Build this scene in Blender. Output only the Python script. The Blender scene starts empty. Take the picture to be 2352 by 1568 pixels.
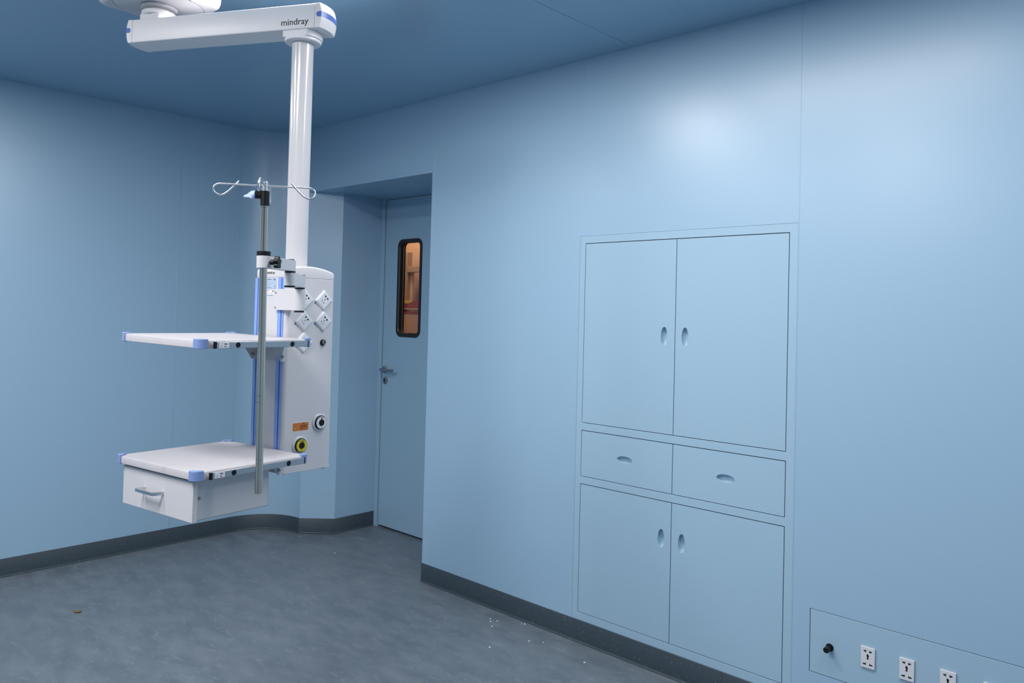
import bpy, bmesh, math, random
from mathutils import Vector, Matrix
random.seed(7)
PI = math.pi
scene = bpy.context.scene
COL = scene.collection
V = Vector
Z = V((0, 0, 1))

# ------------------------------------------------------------------ materials
def srgb(r, g, b):
    f = lambda c: (c / 255 / 12.92) if c / 255 <= .04045 else ((c / 255 + .055) / 1.055) ** 2.4
    return (f(r), f(g), f(b), 1)

def mat(name, col, rough=.5, metal=0.0, spec=.5, coat=0.0, bump=0.0, bscale=200.0, var=0.0, vscale=6.0):
    m = bpy.data.materials.new(name)
    m.use_nodes = True
    nt = m.node_tree
    p = nt.nodes['Principled BSDF']
    p.inputs['Base Color'].default_value = col
    p.inputs['Roughness'].default_value = rough
    p.inputs['Metallic'].default_value = metal
    p.inputs['Specular IOR Level'].default_value = spec
    p.inputs['Coat Weight'].default_value = coat
    p.inputs['Coat Roughness'].default_value = .08
    tc = nt.nodes.new('ShaderNodeTexCoord')
    if var > 0:
        n = nt.nodes.new('ShaderNodeTexNoise')
        n.inputs['Scale'].default_value = vscale
        n.inputs['Detail'].default_value = 4
        nt.links.new(tc.outputs['Object'], n.inputs['Vector'])
        mx = nt.nodes.new('ShaderNodeMix'); mx.data_type = 'RGBA'
        mx.inputs[6].default_value = tuple(c * (1 - var) for c in col[:3]) + (1,)
        mx.inputs[7].default_value = tuple(min(1, c * (1 + var)) for c in col[:3]) + (1,)
        nt.links.new(n.outputs['Fac'], mx.inputs[0])
        nt.links.new(mx.outputs[2], p.inputs['Base Color'])
    if bump > 0:
        n2 = nt.nodes.new('ShaderNodeTexNoise')
        n2.inputs['Scale'].default_value = bscale
        n2.inputs['Detail'].default_value = 2
        nt.links.new(tc.outputs['Object'], n2.inputs['Vector'])
        b = nt.nodes.new('ShaderNodeBump')
        b.inputs['Strength'].default_value = bump
        b.inputs['Distance'].default_value = .002
        nt.links.new(n2.outputs['Fac'], b.inputs['Height'])
        nt.links.new(b.outputs['Normal'], p.inputs['Normal'])
    return m

WALLC = (.325, .49, .64, 1)
def steel_mat():
    """round stainless tube with faint scratches running round it"""
    m = mat('stainless_steel', (.72, .58, .46, 1), rough=.17, metal=1.0)
    nt = m.node_tree; p = nt.nodes['Principled BSDF']
    tc = nt.nodes.new('ShaderNodeTexCoord'); mp = nt.nodes.new('ShaderNodeMapping'); mp.inputs['Scale'].default_value = (6, 6, 45)
    n = nt.nodes.new('ShaderNodeTexNoise'); n.inputs['Scale'].default_value = 2.2; n.inputs['Detail'].default_value = 5
    r = nt.nodes.new('ShaderNodeValToRGB'); r.color_ramp.elements[0].position = .27; r.color_ramp.elements[1].position = .36
    r.color_ramp.elements[0].color = (.29, .24, .20, 1); r.color_ramp.elements[1].color = (.72, .58, .46, 1)
    nt.links.new(tc.outputs['Object'], mp.inputs['Vector']); nt.links.new(mp.outputs['Vector'], n.inputs['Vector'])
    nt.links.new(n.outputs['Fac'], r.inputs['Fac']); nt.links.new(r.outputs[0], p.inputs['Base Color'])
    return m

M = {}
M['wall'] = mat('blue_coated_steel', WALLC, rough=.33, spec=.75, bump=.03, bscale=160)
M['ceiling'] = mat('blue_ceiling_panel', (.255, .425, .585, 1), rough=.22, spec=.9, bump=.04, bscale=120)
M['cabinet'] = mat('blue_cabinet_enamel', (.345, .505, .635, 1), rough=.40, spec=.5, bump=.05, bscale=220)
M['door'] = mat('blue_door_paint', (.29, .445, .575, 1), rough=.42, spec=.5)
M['dark'] = mat('dark_gap', (.012, .02, .035, 1), rough=.8)
M['white'] = mat('white_powder_coat', (.615, .60, .62, 1), rough=.38, spec=.5, bump=.03, bscale=500)
M['gloss'] = mat('white_gloss_tube', (.63, .615, .63, 1), rough=.22, spec=.5, coat=.5)
M['arm'] = mat('white_arm_plastic', (.80, .78, .79, 1), rough=.36, spec=.45)
M['shelf'] = mat('white_shelf_laminate', (.475, .46, .48, 1), rough=.45, spec=.4, var=.05, vscale=18)
def shelf_wear():
    m = M['shelf']; nt = m.node_tree; p = nt.nodes['Principled BSDF']; L = nt.links
    src = p.inputs['Base Color'].links[0].from_socket
    tc = nt.nodes.new('ShaderNodeTexCoord'); mp = nt.nodes.new('ShaderNodeMapping')
    mp.inputs['Rotation'].default_value = (0, 0, -.30); mp.inputs['Scale'].default_value = (34, 2.2, 4)
    n = nt.nodes.new('ShaderNodeTexNoise'); n.inputs['Scale'].default_value = 1.6; n.inputs['Detail'].default_value = 3
    r = nt.nodes.new('ShaderNodeValToRGB'); r.color_ramp.elements[0].position = .66; r.color_ramp.elements[1].position = .74
    r.color_ramp.elements[0].color = (1, 1, 1, 1); r.color_ramp.elements[1].color = (.86, .86, .88, 1)
    x = nt.nodes.new('ShaderNodeMix'); x.data_type = 'RGBA'; x.blend_type = 'MULTIPLY'; x.inputs[0].default_value = 1
    L.new(tc.outputs['Object'], mp.inputs['Vector']); L.new(mp.outputs['Vector'], n.inputs['Vector']); L.new(n.outputs['Fac'], r.inputs['Fac'])
    L.new(src, x.inputs[6]); L.new(r.outputs[0], x.inputs[7]); L.new(x.outputs[2], p.inputs['Base Color'])
shelf_wear()
M['drawer'] = mat('white_drawer_enamel', (.60, .585, .605, 1), rough=.45, spec=.4, var=.04, vscale=14)
M['grey'] = mat('grey_bracket_paint', (.45, .47, .50, 1), rough=.45)
M['lightgrey'] = mat('light_grey_link_paint', (.56, .57, .60, 1), rough=.42)
M['blueplastic'] = mat('blue_corner_plastic', (.20, .29, .54, 1), rough=.38)
M['stripe'] = mat('blue_stripe', (.10, .18, .52, 1), rough=.32)
M['rail'] = mat('blue_channel', (.23, .37, .76, 1), rough=.32)
M['raildeep'] = mat('blue_channel_groove', (.07, .14, .48, 1), rough=.4)
M['palebl'] = mat('pale_blue_knob', (.40, .50, .86, 1), rough=.35)
M['alu'] = mat('anodised_aluminium', (.46, .49, .52, 1), rough=.38, metal=.85)
M['steel'] = steel_mat()
M['chrome'] = mat('bright_wire', (.72, .72, .72, 1), rough=.30, metal=1.0)
M['handle'] = mat('satin_steel', (.34, .36, .37, 1), rough=.3, metal=1.0)
M['black'] = mat('black_plastic', (.006, .006, .008, 1), rough=.42, spec=.3)
M['hole'] = mat('socket_hole', (.004, .004, .005, 1), rough=.9)
M['ink'] = mat('black_print', (.012, .012, .02, 1), rough=.5)
M['greyink'] = mat('grey_print', (.16, .18, .24, 1), rough=.5)
M['redink'] = mat('red_print', (.45, .05, .05, 1), rough=.5)
M['sockwhite'] = mat('white_socket_plastic', (.68, .69, .72, 1), rough=.3)
M['labelblue'] = mat('pale_blue_label', (.44, .53, .68, 1), rough=.45)
M['labelwhite'] = mat('white_label', (.78, .78, .82, 1), rough=.45)
M['orange'] = mat('orange_sticker', (.56, .17, .03, 1), rough=.45)
M['brownink'] = mat('dark_orange_print', (.17, .035, .008, 1), rough=.5)
M['yellow'] = mat('yellow_ring', (.60, .54, .02, 1), rough=.4)
M['logoblue'] = mat('blue_logo_print', (.02, .06, .30, 1), rough=.45)
M['rubber'] = mat('black_window_rubber', (.008, .008, .009, 1), rough=.35)
M['tan'] = mat('tan_board', (.60, .34, .19, 1), rough=.7, var=.06, vscale=3)
M['wood'] = mat('raw_timber', (.33, .20, .11, 1), rough=.7, var=.25, vscale=12)
M['maroon'] = mat('maroon_carton', (.30, .035, .04, 1), rough=.6)
M['mustard'] = mat('mustard_print', (.62, .40, .06, 1), rough=.6)
M['kraft'] = mat('kraft_paper', (.50, .34, .22, 1), rough=.8, var=.15, vscale=14)
M['leaf'] = mat('dry_leaf', (.22, .11, .03, 1), rough=.7, var=.3, vscale=120)
M['flake'] = mat('white_flake', (.75, .78, .80, 1), rough=.6)
M['cream'] = mat('cream_corridor_paint', (.62, .58, .50, 1), rough=.6)

def glass_mat():
    m = bpy.data.materials.new('clear_glass'); m.use_nodes = True
    p = m.node_tree.nodes['Principled BSDF']
    p.inputs['Base Color'].default_value = (.96, .98, .97, 1)
    p.inputs['Roughness'].default_value = 0.02
    p.inputs['Transmission Weight'].default_value = 1
    p.inputs['IOR'].default_value = 1.45
    return m
M['glass'] = glass_mat()

def floor_mat():
    m = bpy.data.materials.new('grey_vinyl_floor'); m.use_nodes = True
    nt = m.node_tree; p = nt.nodes['Principled BSDF']; L = nt.links
    tc = nt.nodes.new('ShaderNodeTexCoord')
    mp = nt.nodes.new('ShaderNodeMapping')
    mp.inputs['Rotation'].default_value = (0, 0, .75)
    mp.inputs['Scale'].default_value = (1, 2.2, 1)
    L.new(tc.outputs['Object'], mp.inputs['Vector'])
    def noise(scale, detail, rough, src):
        n = nt.nodes.new('ShaderNodeTexNoise')
        n.inputs['Scale'].default_value = scale; n.inputs['Detail'].default_value = detail
        n.inputs['Roughness'].default_value = rough
        L.new(src, n.inputs['Vector']); return n
    def ramp(src, a, b, ca, cb):
        r = nt.nodes.new('ShaderNodeValToRGB')
        r.color_ramp.elements[0].position = a; r.color_ramp.elements[1].position = b
        r.color_ramp.elements[0].color = ca; r.color_ramp.elements[1].color = cb
        L.new(src, r.inputs['Fac']); return r
    def mix(kind, fac, a, b):
        x = nt.nodes.new('ShaderNodeMix'); x.data_type = 'RGBA'; x.blend_type = kind
        for s, v in ((0, fac), (6, a), (7, b)):
            if hasattr(v, 'links'): L.new(v, x.inputs[s])
            else: x.inputs[s].default_value = v
        return x.outputs[2]
    big = noise(4.5, 6, .62, mp.outputs['Vector'])
    c1 = ramp(big.outputs['Fac'], .36, .66, (0.115, 0.141, 0.171, 1), (0.161, 0.192, 0.220, 1)).outputs[0]
    scuff = noise(11, 9, .74, mp.outputs['Vector']); scuff.inputs['Distortion'].default_value = .5
    sc = ramp(scuff.outputs['Fac'], .545, .66, (0, 0, 0, 1), (1, 1, 1, 1)).outputs[0]
    c2 = mix('MIX', sc, c1, (0.190, 0.220, 0.240, 1))
    # paler chips of the vinyl
    sp = noise(170, 2, .5, tc.outputs['Object'])
    s1 = ramp(sp.outputs['Fac'], .66, .72, (0, 0, 0, 1), (1, 1, 1, 1)).outputs[0]
    c3 = mix('MIX', s1, c2, (0.240, 0.271, 0.287, 1))
    sd = noise(120, 2, .5, mp.outputs['Vector'])
    s2 = ramp(sd.outputs['Fac'], .29, .34, (1, 1, 1, 1), (0, 0, 0, 1)).outputs[0]
    c4 = mix('MIX', s2, c3, (0.093, 0.115, 0.139, 1))
    L.new(c4, p.inputs['Base Color'])
    rr = ramp(big.outputs['Fac'], .3, .75, (.36, .36, .36, 1), (.54, .54, .54, 1)).outputs[0]
    L.new(rr, p.inputs['Roughness'])
    p.inputs['Specular IOR Level'].default_value = .45
    b = nt.nodes.new('ShaderNodeBump'); b.inputs['Strength'].default_value = .12; b.inputs['Distance'].default_value = .002
    L.new(scuff.outputs['Fac'], b.inputs['Height']); L.new(b.outputs['Normal'], p.inputs['Normal'])
    return m
M['floor'] = floor_mat()

def base_mat():
    m = bpy.data.materials.new('dark_speckled_vinyl'); m.use_nodes = True
    nt = m.node_tree; p = nt.nodes['Principled BSDF']; L = nt.links
    tc = nt.nodes.new('ShaderNodeTexCoord')
    n = nt.nodes.new('ShaderNodeTexNoise'); n.inputs['Scale'].default_value = 150; n.inputs['Detail'].default_value = 2
    L.new(tc.outputs['Object'], n.inputs['Vector'])
    r = nt.nodes.new('ShaderNodeValToRGB')
    r.color_ramp.elements[0].position = .66; r.color_ramp.elements[1].position = .75
    r.color_ramp.elements[0].color = (.034, .052, .067, 1); r.color_ramp.elements[1].color = (.16, .20, .22, 1)
    L.new(n.outputs['Fac'], r.inputs['Fac']); L.new(r.outputs[0], p.inputs['Base Color'])
    p.inputs['Roughness'].default_value = .5
    return m
M['base'] = base_mat()

# ------------------------------------------------------------------ mesh helpers
def frame(o, x, y, z):
    m = Matrix.Identity(4)
    for i, a in enumerate((x, y, z)):
        a = V(a)
        for r in range(3): m[r][i] = a[r]
    for r in range(3): m[r][3] = o[r]
    return m
I4 = Matrix.Identity(4)

def box(bm, a, b, T=I4):
    (x0, y0, z0), (x1, y1, z1) = a, b
    vs = [bm.verts.new(T @ V(c)) for c in ((x0, y0, z0), (x1, y0, z0), (x1, y1, z0), (x0, y1, z0), (x0, y0, z1), (x1, y0, z1), (x1, y1, z1), (x0, y1, z1))]
    for f in ((0, 3, 2, 1), (4, 5, 6, 7), (0, 1, 5, 4), (1, 2, 6, 5), (2, 3, 7, 6), (3, 0, 4, 7)):
        bm.faces.new([vs[i] for i in f])

def prism(bm, pts, z0, z1, T=I4):
    """plan outline (x, y) swept from z0 to z1"""
    n = len(pts)
    a = [bm.verts.new(T @ V((p[0], p[1], z0))) for p in pts]
    b = [bm.verts.new(T @ V((p[0], p[1], z1))) for p in pts]
    bm.faces.new(a[::-1]); bm.faces.new(b)
    for i in range(n):
        j = (i + 1) % n
        bm.faces.new((a[i], a[j], b[j], b[i]))

def lathe(bm, prof, T=I4, n=40):
    """profile (r, z) turned round the local z axis; r = 0 closes the end"""
    rings = []
    for r, z in prof:
        if r < 1e-7: rings.append([bm.verts.new(T @ V((0, 0, z)))])
        else: rings.append([bm.verts.new(T @ V((r * math.cos(2 * PI * i / n), r * math.sin(2 * PI * i / n), z))) for i in range(n)])
    for A, B in zip(rings, rings[1:]):
        if len(A) == 1 and len(B) == 1: continue
        for i in range(n):
            j = (i + 1) % n
            if len(A) == 1: bm.faces.new((A[0], B[j], B[i]))
            elif len(B) == 1: bm.faces.new((A[i], A[j], B[0]))
            else: bm.faces.new((A[i], A[j], B[j], B[i]))

def axis_frame(p, d):
    d = V(d).normalized()
    h = Z if abs(d.z) < .9 else V((1, 0, 0))
    x = h.cross(d).normalized(); y = d.cross(x)
    return frame(p, x, y, d)

def cyl(bm, p0, p1, r, n=32, r1=None):
    p0, p1 = V(p0), V(p1); L = (p1 - p0).length
    r1 = r if r1 is None else r1
    lathe(bm, [(0, 0), (r, 0), (r1, L), (0, L)], axis_frame(p0, p1 - p0), n)

def smooth_path(pts, k=6):
    P = [V(p) for p in pts]; out = []
    for i in range(len(P) - 1):
        p0 = P[max(i - 1, 0)]; p1 = P[i]; p2 = P[i + 1]; p3 = P[min(i + 2, len(P) - 1)]
        for s in range(k):
            t = s / k
            out.append(.5 * ((2 * p1) + (p2 - p0) * t + (2 * p0 - 5 * p1 + 4 * p2 - p3) * t * t + (3 * p1 - p0 - 3 * p2 + p3) * t ** 3))
    out.append(P[-1]); return out

def tube(bm, pts, r, n=12):
    P = [V(p) for p in pts]; up = None; rings = []
    for i, p in enumerate(P):
        d = (P[min(i + 1, len(P) - 1)] - P[max(i - 1, 0)]).normalized()
        if up is None:
            h = Z if abs(d.z) < .9 else V((1, 0, 0)); up = (h - d * h.dot(d)).normalized()
        up = (up - d * up.dot(d)).normalized(); s = d.cross(up)
        rings.append([bm.verts.new(p + (up * math.cos(2 * PI * k / n) + s * math.sin(2 * PI * k / n)) * r) for k in range(n)])
    for A, B in zip(rings, rings[1:]):
        for k in range(n):
            j = (k + 1) % n; bm.faces.new((A[k], A[j], B[j], B[k]))
    bm.faces.new(rings[0][::-1]); bm.faces.new(rings[-1])

def rrect(x0, x1, y0, y1, r, k=8):
    out = []
    for cx, cy, a in ((x1 - r, y1 - r, 0), (x0 + r, y1 - r, 90), (x0 + r, y0 + r, 180), (x1 - r, y0 + r, 270)):
        for i in range(k + 1):
            t = math.radians(a + 90 * i / k); out.append((cx + r * math.cos(t), cy + r * math.sin(t)))
    return out

def loft(bm, loops, T=I4, cap0=True, cap1=True):
    R = [[bm.verts.new(T @ V(p)) for p in L] for L in loops]
    n = len(R[0])
    for A, B in zip(R, R[1:]):
        for i in range(n):
            j = (i + 1) % n; bm.faces.new((A[i], A[j], B[j], B[i]))
    if cap0: bm.faces.new(R[0][::-1])
    if cap1: bm.faces.new(R[-1])

def relief(bm, xs, zs, cell, T, back=None):
    """plate in local x,z with depth cell(xc,zc) along local +y (None = hole); side walls where the depth changes"""
    xs = sorted(set(round(x, 5) for x in xs)); zs = sorted(set(round(z, 5) for z in zs))
    vm = {}
    def v(i, j, d):
        k = (i, j, round(d, 5))
        if k not in vm: vm[k] = bm.verts.new(T @ V((xs[i], d, zs[j])))
        return vm[k]
    nx, nz = len(xs) - 1, len(zs) - 1
    D = [[cell((xs[i] + xs[i + 1]) / 2, (zs[j] + zs[j + 1]) / 2) for j in range(nz)] for i in range(nx)]
    bk = back if back is not None else .02
    g = lambda i, j: D[i][j] if 0 <= i < nx and 0 <= j < nz else None
    for i in range(nx):
        for j in range(nz):
            d = D[i][j]
            if d is not None:
                bm.faces.new((v(i, j, d), v(i + 1, j, d), v(i + 1, j + 1, d), v(i, j + 1, d)))
    for i in range(nx + 1):
        for j in range(nz):
            a, b = g(i - 1, j), g(i, j)
            if a is None and b is None or a == b: continue
            a2 = bk if a is None else a; b2 = bk if b is None else b
            if a2 != b2: bm.faces.new((v(i, j, a2), v(i, j, b2), v(i, j + 1, b2), v(i, j + 1, a2)))
    for j in range(nz + 1):
        for i in range(nx):
            a, b = g(i, j - 1), g(i, j)
            if a is None and b is None or a == b: continue
            a2 = bk if a is None else a; b2 = bk if b is None else b
            if a2 != b2: bm.faces.new((v(i, j, a2), v(i + 1, j, a2), v(i + 1, j, b2), v(i, j, b2)))

def obj(name, bm, m, parent=None, bevel=0.0, seg=2, sharp=35, normals=True):
    me = bpy.data.meshes.new(name)
    if normals: bmesh.ops.recalc_face_normals(bm, faces=bm.faces)
    root = V((0, 0, 0)); p = parent
    while p is not None: root += p.location; p = p.parent
    bmesh.ops.translate(bm, vec=-root, verts=bm.verts)
    bm.to_mesh(me); bm.free()
    for poly in me.polygons: poly.use_smooth = True
    me.set_sharp_from_angle(angle=math.radians(sharp))
    me.materials.append(M[m])
    o = bpy.data.objects.new(name, me); COL.objects.link(o)
    o.parent = parent
    if bevel > 0:
        b = o.modifiers.new('bevel', 'BEVEL'); b.width = bevel; b.segments = seg
        b.limit_method = 'ANGLE'; b.angle_limit = math.radians(40); b.harden_normals = False
    return o

def thing(name, loc, label, cat, group=None, kind=None):
    o = bpy.data.objects.new(name, None); o.location = loc; o.empty_display_size = .1
    COL.objects.link(o)
    return tag(o, label, cat, group, kind)

def tag(o, label, cat, group=None, kind=None):
    o['label'] = label; o['category'] = cat
    if group: o['group'] = group
    if kind: o['kind'] = kind
    return o

def struct(o, label=None, cat=None):
    o['kind'] = 'structure'
    if label: o['label'] = label
    if cat: o['category'] = cat
    return o

def B(): return bmesh.new()

def text_bm(body, T, x0, x1, zbase, height=None, asc_only=False, bold=.012, thick=.0004):
    """lettering laid in local x (right), y (up) of frame T, stretched to x0..x1"""
    cu = bpy.data.curves.new('lettering', 'FONT'); cu.body = body; cu.extrude = .01; cu.offset = bold
    cu.resolution_u = 3
    o = bpy.data.objects.new('lettering', cu); COL.objects.link(o)
    dg = bpy.context.evaluated_depsgraph_get()
    me = bpy.data.meshes.new_from_object(o.evaluated_get(dg))
    bpy.data.objects.remove(o); bpy.data.curves.remove(cu)
    bm = B(); bm.from_mesh(me); bpy.data.meshes.remove(me)
    xa = min(v.co.x for v in bm.verts); xb = max(v.co.x for v in bm.verts)
    ya = min(v.co.y for v in bm.verts); yb = max(v.co.y for v in bm.verts)
    sx = (x1 - x0) / (xb - xa); sy = sx if height is None else height / (yb - ya)
    for v in bm.verts:
        c = v.co
        v.co = T @ V((x0 + (c.x - xa) * sx, zbase + c.y * sy, thick * (c.z + .01) / .02))
    return bm

# ------------------------------------------------------------------ the room (wall_back is the plane y = 0, wall_left is x = XB)
H = 2.9; XB = -1.6963; RR = .3476; XA = XB + RR          # curved corner
ZB = .1066; RT = 2.4489                                   # baseboard top, recess soffit
XR = -1.172; YR = .1767; YD = .52                         # recess reveal
XE, YE = 4.8, -5.8
J1, J2, CT = 1.1449, 2.2638, 2.0069                       # panel joints round the cabinet, cabinet top
G = .0022

bm = B(); box(bm, (-2.2, YE - .3, -.06), (XE + .3, 2.4, 0))
floor = struct(obj('floor', bm, 'floor'), 'grey blue scuffed vinyl floor', 'floor')

bm = B()
gx = 1.44
relief(bm, [XB - .2, gx - .0015, gx + .0015, XE + .1], [YE - .1, 0.02],
       lambda x, z: -.0015 if abs(x - gx) < .0015 else 0.0, frame((0, 0, H), (1, 0, 0), (0, 0, -1), (0, 1, 0)), back=-.05)
bmesh.ops.recalc_face_normals(bm, faces=bm.faces)
ceil = struct(obj('ceiling', bm, 'ceiling', normals=False), 'blue metal panel ceiling', 'ceiling')

# back wall with the openings of recess, cabinet and socket panel
PX0, PX1, PZ0, PZ1 = 2.3355, 3.62, .2328, .4787
CZ0 = ZB + .001
seam_x = [.0205, J1, J2]
def back_cell(x, z):
    if XA < x < 0 and z < RT: return None
    if J1 + .001 < x < J2 - .001 and CZ0 < z < CT - .001: return None
    if PX0 < x < PX1 and PZ0 < z < PZ1: return None
    if x < XA + .0035: return -.0016
    for s in seam_x:
        if abs(x - s) < G: return -.0009
    if abs(z - 2.467) < G and x < .0205: return -.0009
    if abs(z - CT) < G and J1 < x < J2: return -.0009
    return 0.0
bm = B()
xs = [XA, XA + .0035, 0, XE, J1 + .001, J2 - .001, PX0, PX1] + [s + d for s in seam_x for d in (-G, G)]
zs = [0, H, RT, CZ0, CT - .001, PZ0, PZ1, 2.467 - G, 2.467 + G, CT - G, CT + G]
relief(bm, xs, zs, back_cell, I4, back=.02)
wb = struct(obj('wall_back', bm, 'wall', sharp=20, bevel=.0009), 'pale blue steel panel wall holding the built-in cabinet', 'wall')

bm = B()
ys = -.7821
def left_cell(x, z):
    return -.0017 if abs(x - (-ys)) < .0016 or x < RR + .0035 else 0.0
relief(bm, [-YE, -ys - .0016, -ys + .0016, RR + .0035, RR], [0, H], left_cell, frame((XB, 0, 0), (0, -1, 0), (-1, 0, 0), (0, 0, 1)), back=.02)
struct(obj('wall_left', bm, 'wall', sharp=20, bevel=.0007), 'blue steel panel wall behind the pendant', 'wall')

# curved corner, with fine joints at both ends
bm = B()
arc = [(XA - RR * math.cos(t), -RR + RR * math.sin(t)) for t in [math.radians(90 * i / 32) for i in range(33)]]
back = [(XB - .02, -RR - .0), (XB - .02, .02), (XA, .02), (XA, .0012), (XA - .0015, .0012)]
lo = [bm.verts.new((x, y, 0)) for x, y in arc]; hi = [bm.verts.new((x, y, H)) for x, y in arc]
for i in range(32): bm.faces.new((lo[i], lo[i + 1], hi[i + 1], hi[i]))
struct(obj('wall_corner', bm, 'wall', sharp=60), 'rounded blue corner panel', 'wall')

bm = B(); box(bm, (XB - .1, YE - .05, 0), (XE + .1, YE, H)); struct(obj('wall_front', bm, 'wall'))
bm = B(); box(bm, (XE, YE, 0), (XE + .05, .02, H)); struct(obj('wall_right', bm, 'wall'))

# door recess: chamfer panel, reveals, soffit
bm = B()
def quad(*p): bm.faces.new([bm.verts.new(V(q)) for q in p])
RS, X1 = RT - .0006, -.0006
quad((XA, 0, 0), (XR, YR, 0), (XR, YR, RS), (XA, 0, RS))
quad((XR, YR, 0), (XR, .60, 0), (XR, .60, RS), (XR, YR, RS))
quad((X1, .0004, 0), (X1, .60, 0), (X1, .60, RS), (X1, .0004, RS))
quad((XA, .0004, RS), (X1, .0004, RS), (X1, .60, RS), (XR, .60, RS), (XR, YR, RS))
struct(obj('wall_recess', bm, 'wall', sharp=20), 'blue lining of the recessed doorway', 'wall')

# baseboards: coved vinyl skirting swept along the walls
PROF = [(.0, ZB), (.003, ZB), (.0042, ZB - .0015), (.0042, .012), (.0052, .007), (.0080, .0032), (.0120, .0010), (.0150, .0004), (.0150, 0)]
def skirt(name, path, normals, label):
    bm = B(); R = []
    for (x, y), (nx, ny) in zip(path, normals):
        R.append([bm.verts.new((x + nx * d, y + ny * d, z)) for d, z in PROF])
    for A, Bq in zip(R, R[1:]):
        for k in range(len(PROF) - 1): bm.faces.new((A[k], A[k + 1], Bq[k + 1], Bq[k]))
    return struct(obj(name, bm, 'base', sharp=50), label, 'baseboard')
skirt('baseboard_back', [(0, 0), (1.9632, 0)], [(0, -1)] * 2, 'dark grey vinyl skirting under the built-in cabinet')
skirt('baseboard_right', [(1.9648, 0), (XE, 0)], [(0, -1)] * 2, 'dark grey vinyl skirting under the socket panel')
skirt('baseboard_left', [(XB, YE), (XB, -RR - .0008)], [(1, 0)] * 2, 'dark grey vinyl skirting along the left wall')
T_ = [math.radians(90 * i / 24) for i in range(25)]
s2 = math.sqrt(.5)
skirt('baseboard_corner', [(XA - RR * math.cos(t), -RR + RR * math.sin(t)) for t in T_], [(math.cos(t), -math.sin(t)) for t in T_], 'curved dark grey skirting in the rounded corner')
mit = math.tan(math.radians(22.5))
nm = V((s2 + 1, -s2)); nm = (nm / nm.length) / math.cos(math.radians(22.5))
skirt('baseboard_recess', [(XA, 0), (XR, YR), (XR, YD)], [(s2, -s2), (nm.x, nm.y), (1, 0)], 'dark grey skirting on the angled panel beside the door')

# ------------------------------------------------------------------ door
door = thing('door_1', (XR, YD, 0), 'blue steel door with narrow rounded vision window', 'door', kind='structure')
bm = B()
box(bm, (XR + .0005, YD, 0), (-1.1285, YD + .10, RT - .0005)); box(bm, (-.046, YD, 0), (-.0005, YD + .10, RT - .0005)); box(bm, (-1.1285, YD, 2.441), (-.046, YD + .10, RT - .0005))
obj('door_frame', bm, 'door', door, bevel=.0015)
DL0, DL1, DZ0, DZ1, YF = -1.1235, -.05, .015, 2.437, .53
WX0, WX1, WZ0, WZ1 = -.9735, -.698, 1.417, 2.136
def plate_round_hole(bm, X0, X1, Z0, Z1, hole, y0, y1):
    """flat slab with a hole whose outline is the closed list 'hole' (x,z)"""
    cx = sum(p[0] for p in hole) / len(hole); cz = sum(p[1] for p in hole) / len(hole)
    pts = []
    ring = sorted(hole, key=lambda p: math.atan2(p[1] - cz, p[0] - cx))
    def proj(p):
        dx, dz = p[0] - cx, p[1] - cz
        t = min(((X1 if dx > 0 else X0) - cx) / dx if abs(dx) > 1e-9 else 1e9, ((Z1 if dz > 0 else Z0) - cz) / dz if abs(dz) > 1e-9 else 1e9)
        return (cx + dx * t, cz + dz * t)
    outer = []
    inner = []
    for i, p in enumerate(ring):
        q = proj(p)
        if outer:
            a = outer[-1]
            for c in ((X0, Z0), (X1, Z0), (X1, Z1), (X0, Z1)):
                ta = math.atan2(c[1] - cz, c[0] - cx)
                t0 = math.atan2(ring[i - 1][1] - cz, ring[i - 1][0] - cx); t1 = math.atan2(p[1] - cz, p[0] - cx)
                if t0 < ta < t1: outer.append(c); inner.append(ring[i - 1])
        outer.append(q); inner.append(p)
    n = len(outer)
    for y in (y0, y1):
        iv = {}
        def gv(p):
            k = (round(p[0], 6), round(p[1], 6))
            if k not in iv: iv[k] = bm.verts.new((p[0], y, p[1]))
            return iv[k]
        for i in range(n):
            j = (i + 1) % n
            f = []
            for w in (gv(outer[i]), gv(outer[j]), gv(inner[j]), gv(inner[i])):
                if w not in f: f.append(w)
            if len(f) > 2: bm.faces.new(f)
    loops = (outer, [p for p in inner])
    for lp in loops:
        a = [bm.verts.new((p[0], y0, p[1])) for p in lp]; b = [bm.verts.new((p[0], y1, p[1])) for p in lp]
        for i in range(n):
            j = (i + 1) % n
            if (V(a[i].co) - V(a[j].co)).length > 1e-6: bm.faces.new((a[i], a[j], b[j], b[i]))
    bmesh.ops.remove_doubles(bm, verts=bm.verts, dist=1e-6)
bm = B()
plate_round_hole(bm, DL0, DL1, DZ0, DZ1, rrect(WX0 + .006, WX1 - .006, WZ0 + .006, WZ1 - .006, .05, 6), YF, YF + .05)
leaf = obj('door_leaf', bm, 'door', door)
bm = B()
o_ = rrect(WX0, WX1, WZ0, WZ1, .055, 8); i_ = rrect(WX0 + .028, WX1 - .028, WZ0 + .028, WZ1 - .028, .036, 8)
i2 = rrect(WX0 + .022, WX1 - .022, WZ0 + .022, WZ1 - .022, .04, 8)
loft(bm, [[(x, YF + .002, z) for x, z in o_], [(x, YF - .006, z) for x, z in rrect(WX0 + .003, WX1 - .003, WZ0 + .003, WZ1 - .003, .052, 8)],
          [(x, YF - .006, z) for x, z in i2], [(x, YF + .0, z) for x, z in i_], [(x, YF + .052, z) for x, z in i_], [(x, YF + .052, z) for x, z in o_]], cap0=False, cap1=False)
wf = obj('window_frame', bm, 'rubber', door)
bm = B(); loft(bm, [[(x, YF + .036, z) for x, z in i_], [(x, YF + .042, z) for x, z in i_]])
obj('glass_pane', bm, 'glass', wf)
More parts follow.
